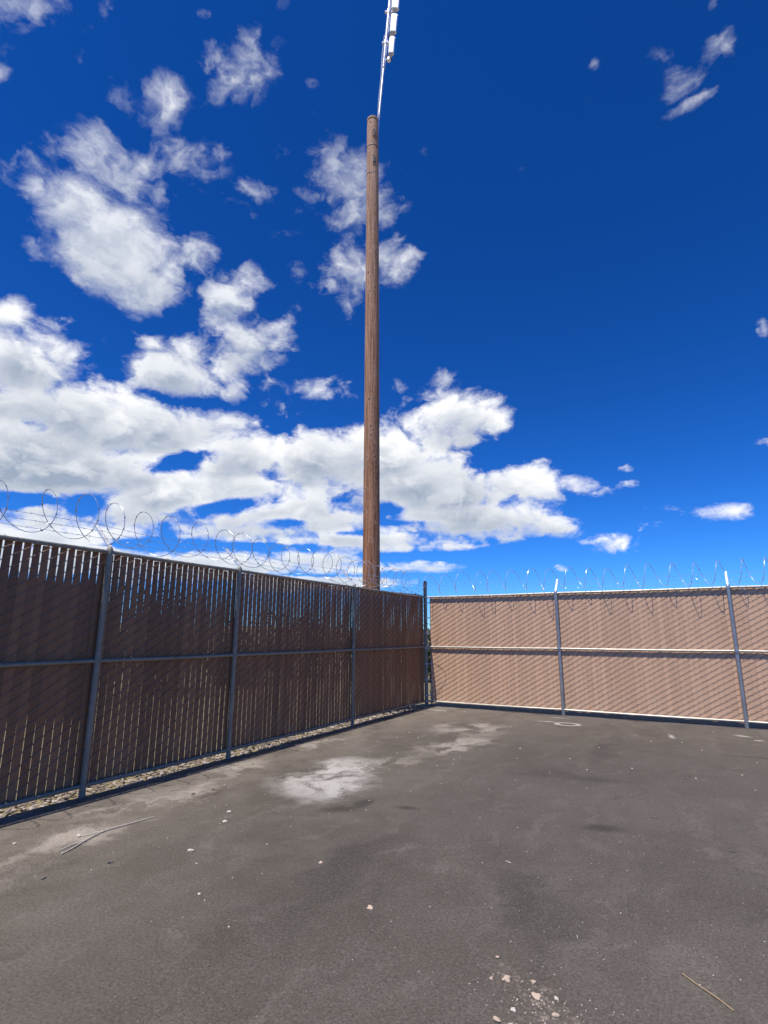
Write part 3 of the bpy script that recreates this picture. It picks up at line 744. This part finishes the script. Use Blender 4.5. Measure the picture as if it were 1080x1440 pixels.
CLOUDS = [(-0.657, 0.89, 0.1228, 0.1218, -20, 1.5, 1),
 (-0.556, 0.787, 0.1886, 0.1412, -22, 1.7, 1),
 (-0.46, 0.713, 0.0933, 0.0836, -20, 1.4, 0),
 (-0.703, 1.007, 0.0733, 0.0936, 0, 0.6, 0),
 (-0.616, 1.047, 0.0849, 0.1291, 0, 0.9, 0),
 (-0.554, 0.974, 0.0916, 0.1108, 0, 0.9, 1),
 (-0.509, 1.175, 0.1206, 0.1034, -10, 1.15, 0),
 (-0.38, 1.015, 0.0991, 0.09, 20, 1.0, 0),
 (-0.461, 0.934, 0.0395, 0.0728, 0, 0.6, 0),
 (-0.389, 0.799, 0.0862, 0.0761, -40, 0.85, 0),
 (-0.29, 0.69, 0.0759, 0.0962, -20, 1.1, 0),
 (-0.31, 1.272, 0.0943, 0.1687, -10, 1.0, 0),
 (-0.233, 1.357, 0.0397, 0.0509, 0, 0.5, 0),
 (-0.378, 1.432, 0.0434, 0.0348, 0, 0.55, 0),
 (-0.26, 0.938, 0.0797, 0.062, 15, 0.85, 0),
 (-0.218, 1.024, 0.0281, 0.0339, 0, 0.4, 0),
 (-0.868, 1.43, 0.1393, 0.1263, 0, 0.95, 0),
 (-0.662, 1.366, 0.0229, 0.0893, -10, 0.45, 0),
 (-0.846, 1.236, 0.0222, 0.0326, 0, 0.5, 0),
 (-0.224, 1.466, 0.027, 0.044, 0, 0.6, 0),
 (-0.052, 0.948, 0.1083, 0.1559, 0, 1.35, 1),
 (-0.152, 0.936, 0.0615, 0.1058, -15, 0.7, 0),
 (-0.041, 0.731, 0.0832, 0.0912, 0, 1.1, 0),
 (0.042, 0.76, 0.0599, 0.0684, 0, 1.0, 0),
 (0.036, 0.977, 0.0499, 0.078, 0, 0.6, 0),
 (0.096, 1.048, 0.0349, 0.0343, 0, 0.6, 0),
 (-0.139, 1.026, 0.025, 0.0302, 0, 0.55, 0),
 (-0.738, 0.634, 0.054, 0.052, 0, 1, 0),
 (-0.679, 0.517, 0.1668, 0.1085, -15, 1.15, 1),
 (-0.588, 0.405, 0.2521, 0.111, -10, 1.2, 1),
 (-0.686, 0.332, 0.2272, 0.1035, 0, 1.5, 1),
 (-0.448, 0.378, 0.1907, 0.076, 0, 1.1, 1),
 (-0.313, 0.397, 0.099, 0.0413, 0, 0.8, 0),
 (-0.56, 0.294, 0.2664, 0.0678, 0, 1.4, 1),
 (-0.399, 0.513, 0.1179, 0.0835, -10, 1.3, 1),
 (-0.261, 0.569, 0.0885, 0.0791, 20, 1.05, 0),
 (-0.194, 0.61, 0.0433, 0.0418, 0, 0.9, 0),
 (-0.276, 0.472, 0.0335, 0.0365, 0, 0.7, 0),
 (-0.126, 0.46, 0.101, 0.0454, 8, 1.0, 0),
 (-0.2, 0.477, 0.0421, 0.0274, -20, 0.65, 0),
 (-0.268, 0.329, 0.1289, 0.0745, 10, 1.1, 1),
 (-0.111, 0.33, 0.1093, 0.0833, 0, 1.15, 1),
 (-0.001, 0.331, 0.144, 0.0935, 0, 1.2, 1),
 (0.152, 0.413, 0.1123, 0.0776, 25, 1.05, 1),
 (0.187, 0.399, 0.0981, 0.0594, 20, 1, 0),
 (0.101, 0.268, 0.2582, 0.087, 0, 1.15, 1),
 (0.279, 0.281, 0.1646, 0.051, -3, 1, 1),
 (0.382, 0.287, 0.0717, 0.0257, 0, 0.75, 0),
 (0.167, 0.213, 0.2424, 0.0577, 0, 1.05, 1),
 (0.335, 0.198, 0.081, 0.0301, 0, 0.75, 0),
 (-0.343, 0.251, 0.2529, 0.0693, 0, 1.15, 1),
 (-0.181, 0.211, 0.2523, 0.0654, 0, 1.1, 1),
 (-0.007, 0.171, 0.1988, 0.043, 0, 0.95, 0),
 (-0.499, 0.222, 0.2367, 0.0383, 0, 0.8, 0),
 (0.099, 0.123, 0.079, 0.0171, 0, 0.75, 0),
 (-0.112, 0.137, 0.1966, 0.0317, 0, 0.85, 0),
 (-0.296, 0.156, 0.2613, 0.0319, 0, 0.75, 0),
 (0.22, 0.183, 0.0804, 0.0163, 0, 0.65, 0),
 (0.468, 0.177, 0.0973, 0.0273, 5, 0.5, 0),
 (0.324, 0.126, 0.0452, 0.0106, 0, 0.4, 0),
 (0.57, 0.239, 0.055, 0.0141, 0, 0.42, 0),
 (0.687, 0.235, 0.1104, 0.0184, 5, 0.45, 0),
 (0.489, 0.318, 0.0195, 0.0116, 0, 0.33, 0),
 (0.563, 0.325, 0.0252, 0.0117, 0, 0.33, 0),
 (0.496, 0.29, 0.0416, 0.0129, 10, 0.38, 0),
 (0.514, 0.202, 0.0463, 0.0097, 0, 0.38, 0),
 (0.154, 0.5, 0.0429, 0.0278, 20, 0.45, 0),
 (0.047, 0.488, 0.0227, 0.0154, 0, 0.35, 0),
 (0.687, 1.295, 0.0575, 0.0719, 45, 0.47, 0),
 (0.73, 1.232, 0.0804, 0.0456, 25, 0.5, 0),
 (0.696, 1.187, 0.0498, 0.0204, 35, 0.4, 0),
 (0.828, 1.426, 0.0452, 0.0934, -15, 0.5, 0),
 (0.821, 1.499, 0.0246, 0.0319, 0, 0.5, 0),
 (0.502, 1.138, 0.0245, 0.0557, 10, 0.5, 0),
 (0.812, 0.625, 0.024, 0.0299, 0, 0.6, 0),
 (0.325, 1.004, 0.0143, 0.017, 0, 0.3, 0),
 (0.506, 1.303, 0.0151, 0.019, 0, 0.28, 0),
 (-0.565, 0.229, 0.2627, 0.0275, 0, 0.9, 0),
 (-0.614, 0.201, 0.1173, 0.019, 0, 0.8, 0),
 (-0.259, 0.19, 0.1977, 0.0243, 0, 0.9, 0),
 (-0.139, 0.164, 0.1843, 0.0214, 0, 0.9, 0),
 (0.046, 0.156, 0.1456, 0.0187, 0, 0.85, 0),
 (0.02, 0.118, 0.1574, 0.0131, 0, 0.8, 0),
 (0.152, 0.159, 0.0798, 0.0121, 0, 0.7, 0),
 (-0.164, 0.124, 0.1956, 0.0131, 0, 0.8, 0),
 (-0.367, 0.223, 0.1586, 0.0301, 0, 0.9, 0),
 (-0.608, 0.155, 0.3354, 0.0533, 0, 1.1, 0),
 (-0.32, 0.123, 0.2851, 0.0393, 0, 1.1, 0),
 (-0.098, 0.102, 0.2212, 0.0286, 0, 1.0, 0),
 (-0.885, 0.193, 0.3218, 0.068, 0, 1.1, 0),
 (-1.315, 0.501, 0.3516, 0.1876, 0, 1.2, 1),  # out-of-view clouds on the left, added for neutral fill light
 (-1.758, 0.322, 0.4862, 0.1779, 0, 1.2, 1),
 (-1.608, 1.127, 0.3931, 0.279, 0, 0.9, 0),
 (1.447, 0.352, 0.2327, 0.0932, 0, 1.1, 1),  # out-of-view clouds on the right, added to fill the shaded fence and ground
 (2.011, 0.48, 0.457, 0.222, 0, 1.1, 1),
 (2.869, 0.943, 0.6849, 0.4334, 0, 1.0, 0),  # last of the added fill clouds
 (-0.16, 0.726, 0.0295, 0.0269, 0, 0.3, 0),
 (-0.165, 0.668, 0.0263, 0.023, 0, 0.45, 0),
 (-0.15, 1.215, 0.0259, 0.0484, 0, 0.3, 0),
 (-0.539, 0.574, 0.0396, 0.0222, -20, 0.5, 0),
 (0.82, 0.375, 0.0857, 0.0151, 0, 0.5, 0),
 (-0.885, 0.868, 0.1035, 0.2138, 0, 0.9, 0),
 (-0.854, 0.447, 0.1633, 0.2417, 0, 1.1, 0)]
HOLES = [(-0.382, 0.318, 0.0809, 0.0214, 12, 1.1, 0),
 (-0.666, 0.244, 0.0656, 0.0166, 0, 1.1, 0),
 (-0.546, 0.231, 0.0395, 0.0179, 0, 1.1, 0),
 (-0.278, 0.235, 0.0931, 0.0179, 6, 1.1, 0),
 (-0.167, 0.204, 0.0597, 0.0136, 0, 1.0, 0),
 (0.034, 0.231, 0.0269, 0.0166, 0, 0.9, 0),
 (-0.231, 0.159, 0.2097, 0.008, 0, 0.8, 0),
 (0.099, 0.145, 0.1456, 0.0093, 0, 0.8, 0),
 (-0.047, 0.185, 0.0929, 0.0081, 0, 0.7, 0),
 (-0.107, 0.436, 0.0838, 0.021, -20, 0.6, 0),
 (0.239, 0.326, 0.0553, 0.0144, 0, 0.5, 0),
 (-0.427, 0.162, 0.1041, 0.0107, 0, 0.8, 0),
 (0.046, 0.205, 0.0803, 0.0082, 0, 0.6, 0),
 (-0.608, 0.155, 0.0774, 0.0107, 0, 0.6, 0),
 (-0.059, 0.107, 0.1565, 0.0065, 0, 0.8, 0)]

SKY_R, SKY_G, SKY_B, SAT, CW = .62, 1.10, 1.84, 1.05, 1.12
# ------------------------------------------------------------------ sun and sky
import numpy as np
sun_dir = Vector((-.095, -.43, 1.)).normalized()            # towards the sun
el = math.asin(sun_dir.z); rot = math.atan2(sun_dir.x, sun_dir.y)
ld = bpy.data.lights.new('sun', 'SUN'); ld.energy = 5.0; ld.angle = R(.53); ld.color = (1., .955, .89)
lo = bpy.data.objects.new('sun', ld); COL.objects.link(lo)
lo.rotation_euler = (-sun_dir).to_track_quat('-Z', 'Y').to_euler()
W = bpy.data.worlds.new('World'); SC.world = W; W.use_nodes = True
nt = NT(W.node_tree); nt.n.clear()
sky = nt.new('ShaderNodeTexSky', sky_type='NISHITA'); sky.sun_disc = False
sky.sun_elevation = el; sky.sun_rotation = rot; sky.altitude = 1500; sky.air_density = 1.0; sky.dust_density = .0; sky.ozone_density = 4.0
graded = nt.vmath('MULTIPLY', sky.outputs[0], (.1, .1, .1))
gmn = nt.new('ShaderNodeGamma'); nt.put(gmn.inputs[0], graded); gmn.inputs[1].default_value = 1.30
skyc = nt.mix(1., nt.vmath('MULTIPLY', gmn.outputs[0], (10., 10., 10.)), (SKY_R, SKY_G, SKY_B), 'MULTIPLY')
hs = nt.new('ShaderNodeHueSaturation'); hs.inputs['Saturation'].default_value = SAT; nt.put(hs.inputs['Color'], skyc)
bg = nt.new('ShaderNodeBackground'); bg.inputs['Strength'].default_value = .1; nt.put(bg.inputs['Color'], hs.outputs[0])
out = nt.new('ShaderNodeOutputWorld'); nt.l.new(bg.outputs[0], out.inputs[0])
W.cycles.sampling_method = 'MANUAL'; W.cycles.sample_map_resolution = 512

# ------------------------------------------------------------------ cloud bank: a far dome sector over the northern horizon
# each cloud is an ellipse on a world-fixed chart (east offset, height) of the northern sky
A_R = np.array((math.cos(R(30)), .5, 0.)); A_F = np.array((-.5, math.cos(R(30)), 0.))
NA, NE = 330, 170
az = np.linspace(R(-88), R(88), NA + 1); ev = np.linspace(R(-1.), R(62), NE + 1)
AZ, EV = np.meshgrid(az, ev)
def dirs(AZ, EV):
    return (np.cos(EV) * np.sin(AZ))[..., None] * A_R + (np.cos(EV) * np.cos(AZ))[..., None] * A_F + np.sin(EV)[..., None] * np.array((0, 0, 1.))
def cover(d, local=False):
    w = np.maximum(d @ A_F, .03); u = (d @ A_R) / w; h = d[..., 2] / w
    acc = np.full(u.shape, -1.5); ws = np.full(u.shape, 1e-6); ls = np.zeros(u.shape)
    for (cu, ch, ru, rh, rt, wt, big) in CLOUDS:
        a = R(rt); x = u - cu; y = h - ch
        xr = (x * math.cos(a) + y * math.sin(a)) / (ru * 1.12); yr = (-x * math.sin(a) + y * math.cos(a)) / (rh * 1.12)
        # flat base, domed top
        yr = np.where(yr < 0, yr * 1.25, yr) if big else yr
        v = wt * (1 - (xr * xr + yr * yr) ** .8)
        e = np.exp(np.clip(v, -1, 2) / .10); ws += e; ls += e * np.clip(-yr, -1.2, 1.2)
        k = .22; hh = np.clip(.5 + .5 * (v - acc) / k, 0, 1)
        acc = acc * (1 - hh) + v * hh + k * hh * (1 - hh)
    for (cu, ch, ru, rh, rt, wt, big) in HOLES:
        a = R(rt); x = u - cu; y = h - ch
        xr = (x * math.cos(a) + y * math.sin(a)) / ru; yr = (-x * math.sin(a) + y * math.cos(a)) / rh
        acc = np.minimum(acc, 1.6) - wt * np.exp(-(xr * xr + yr * yr) * 1.2)
    return (np.clip(acc, -1.2, 1.6), ls / ws) if local else np.clip(acc, -1.2, 1.6)
D = dirs(AZ, EV); C0, LOC = cover(D, True)
OC = np.zeros_like(C0)
for k in range(1, 8):
    OC += np.clip(cover(dirs(AZ - .004 * k, EV + .016 * k)) + .05, 0, .8) * (1.15 - .1 * k)
RD = 3000.
me = bpy.data.meshes.new('sky')
vv = (D * RD).reshape(-1, 3) + np.array((5., -11., 0))
idx = np.arange((NA + 1) * (NE + 1)).reshape(NE + 1, NA + 1)
ff = np.stack([idx[:-1, :-1], idx[1:, :-1], idx[1:, 1:], idx[:-1, 1:]], -1).reshape(-1, 4)
me.from_pydata(vv.tolist(), [], ff.tolist()); me.update()
me.polygons.foreach_set('use_smooth', [True] * len(me.polygons))
for nm, arr in (('cover', C0), ('shade', OC), ('underside', LOC)):
    at = me.attributes.new(nm, 'FLOAT', 'POINT'); at.data.foreach_set('value', arr.astype(np.float32).ravel())
mc = bpy.data.materials.new('cloud bank'); mc.use_nodes = True; nt = NT(mc.node_tree); nt.n.clear()
cov = nt.new('ShaderNodeAttribute', attribute_name='cover').outputs['Fac']
shd = nt.new('ShaderNodeAttribute', attribute_name='shade').outputs['Fac']
loc_ = nt.new('ShaderNodeAttribute', attribute_name='underside').outputs['Fac']
d = nt.vmath('NORMALIZE', coords(nt, 'Object'))
sep = nt.new('ShaderNodeSeparateXYZ'); nt.put(sep.inputs[0], d); elz = sep.outputs[2]
def puffs(v, det, vd):
    vz = nt.vmath('MULTIPLY', v, (1, 1, 1.5))
    wv = nt.vmath('MULTIPLY', nt.vmath('SUBTRACT', nt.noise(vz, 8, 5, .58, out='Color'), (.5, .5, .5)), (.17, .17, .17))
    vw = nt.vmath('ADD', vz, wv)
    a = nt.noise(vw, 9.0, det, .60)
    b_ = nt.voro(vw, 15, feature='SMOOTH_F1', detail=vd, smooth=.25, rough=.5)
    return nt.math('ADD', nt.math('MULTIPLY', nt.math('SUBTRACT', a, .5), 2.3), nt.math('MULTIPLY', nt.math('SUBTRACT', .40, b_), .75))
N0 = puffs(d, 8, 2.)
N1 = puffs(nt.vmath('ADD', d, (-.012, -.003, .018)), 5, 1.5)
hi = nt.ramp(elz, .34, .66, 0, 1, 'LINEAR')
dens = nt.math('SUBTRACT', nt.math('MULTIPLY_ADD', N0, nt.math('MULTIPLY_ADD', hi, .45, .72), nt.math('MULTIPLY_ADD', hi, .16, cov)), -.03)
alpha = nt.ramp(dens, 0., nt.math('MULTIPLY_ADD', hi, .85, .52))
thick = nt.ramp(dens, .05, .9)
base_sh = nt.ramp(nt.math('MULTIPLY_ADD', N0, -.6, shd), 1.2, 3.8, mode='LINEAR')
base_sh = nt.math('MULTIPLY', base_sh, nt.math('MULTIPLY_ADD', hi, -.65, 1.))
loc_sh = nt.ramp(nt.math('MULTIPLY_ADD', N0, -.38, loc_), -.45, .8)
lump = nt.ramp(nt.math('SUBTRACT', N1, N0), -.30, .42, mode='LINEAR')
dark = nt.math('ADD', nt.math('MULTIPLY', nt.math('MULTIPLY', base_sh, thick), .52), nt.math('MULTIPLY', nt.math('MULTIPLY', loc_sh, nt.math('MULTIPLY_ADD', base_sh, .7, .3)), .50))
dark = nt.math('ADD', dark, nt.math('MULTIPLY', nt.math('MULTIPLY', nt.math('SUBTRACT', lump, .38), thick), .34), clamp=True)
ccol = nt.mix(dark, (CW, CW, CW), (.36, .43, .55))
ccol = nt.mix(nt.math('MULTIPLY', hi, .20), ccol, (.52, .62, .78))
hz = nt.ramp(elz, .22, .04, 0, .38)
ccol = nt.mix(hz, ccol, (.66, .80, .97))
al = nt.math('MULTIPLY', alpha, nt.math('MULTIPLY_ADD', hi, -.16, .985))
em = nt.new('ShaderNodeEmission'); nt.put(em.inputs[0], ccol); em.inputs[1].default_value = 1.
tr = nt.new('ShaderNodeBsdfTransparent')
mxs = nt.new('ShaderNodeMixShader'); nt.put(mxs.inputs[0], al); nt.l.new(tr.outputs[0], mxs.inputs[1]); nt.l.new(em.outputs[0], mxs.inputs[2])
out = nt.new('ShaderNodeOutputMaterial'); nt.l.new(mxs.outputs[0], out.inputs[0])
mc.cycles.emission_sampling = 'NONE'
me.materials.append(mc)
so = bpy.data.objects.new('sky', me); COL.objects.link(so); tag(so, kind='structure')
# ------------------------------------------------------------------ camera
cd = bpy.data.cameras.new('camera'); cam = bpy.data.objects.new('camera', cd); COL.objects.link(cam); SC.camera = cam
rgt = Vector((.87581595, .48263914, .00242751)); upv = Vector((.10423457, -.19405426, .97543739)); fwd = Vector((-.47125533, .85405059, .2202635))
m = Matrix((rgt, upv, -fwd)).transposed().to_4x4(); m.translation = Vector((5.38372673, -11.77218943, 1.5595934))
cam.matrix_world = m
cd.sensor_fit = 'VERTICAL'; cd.sensor_height = 36.; cd.lens = 36. * 763.902 / 1440.
cd.clip_start = .05; cd.clip_end = 8000.
SC.view_settings.view_transform = 'Standard'; SC.view_settings.look = 'None'; SC.view_settings.exposure = 0; SC.view_settings.gamma = 1
SC.cycles.use_denoising = True
SC.cycles.max_bounces = 5; SC.cycles.diffuse_bounces = 2; SC.cycles.glossy_bounces = 2
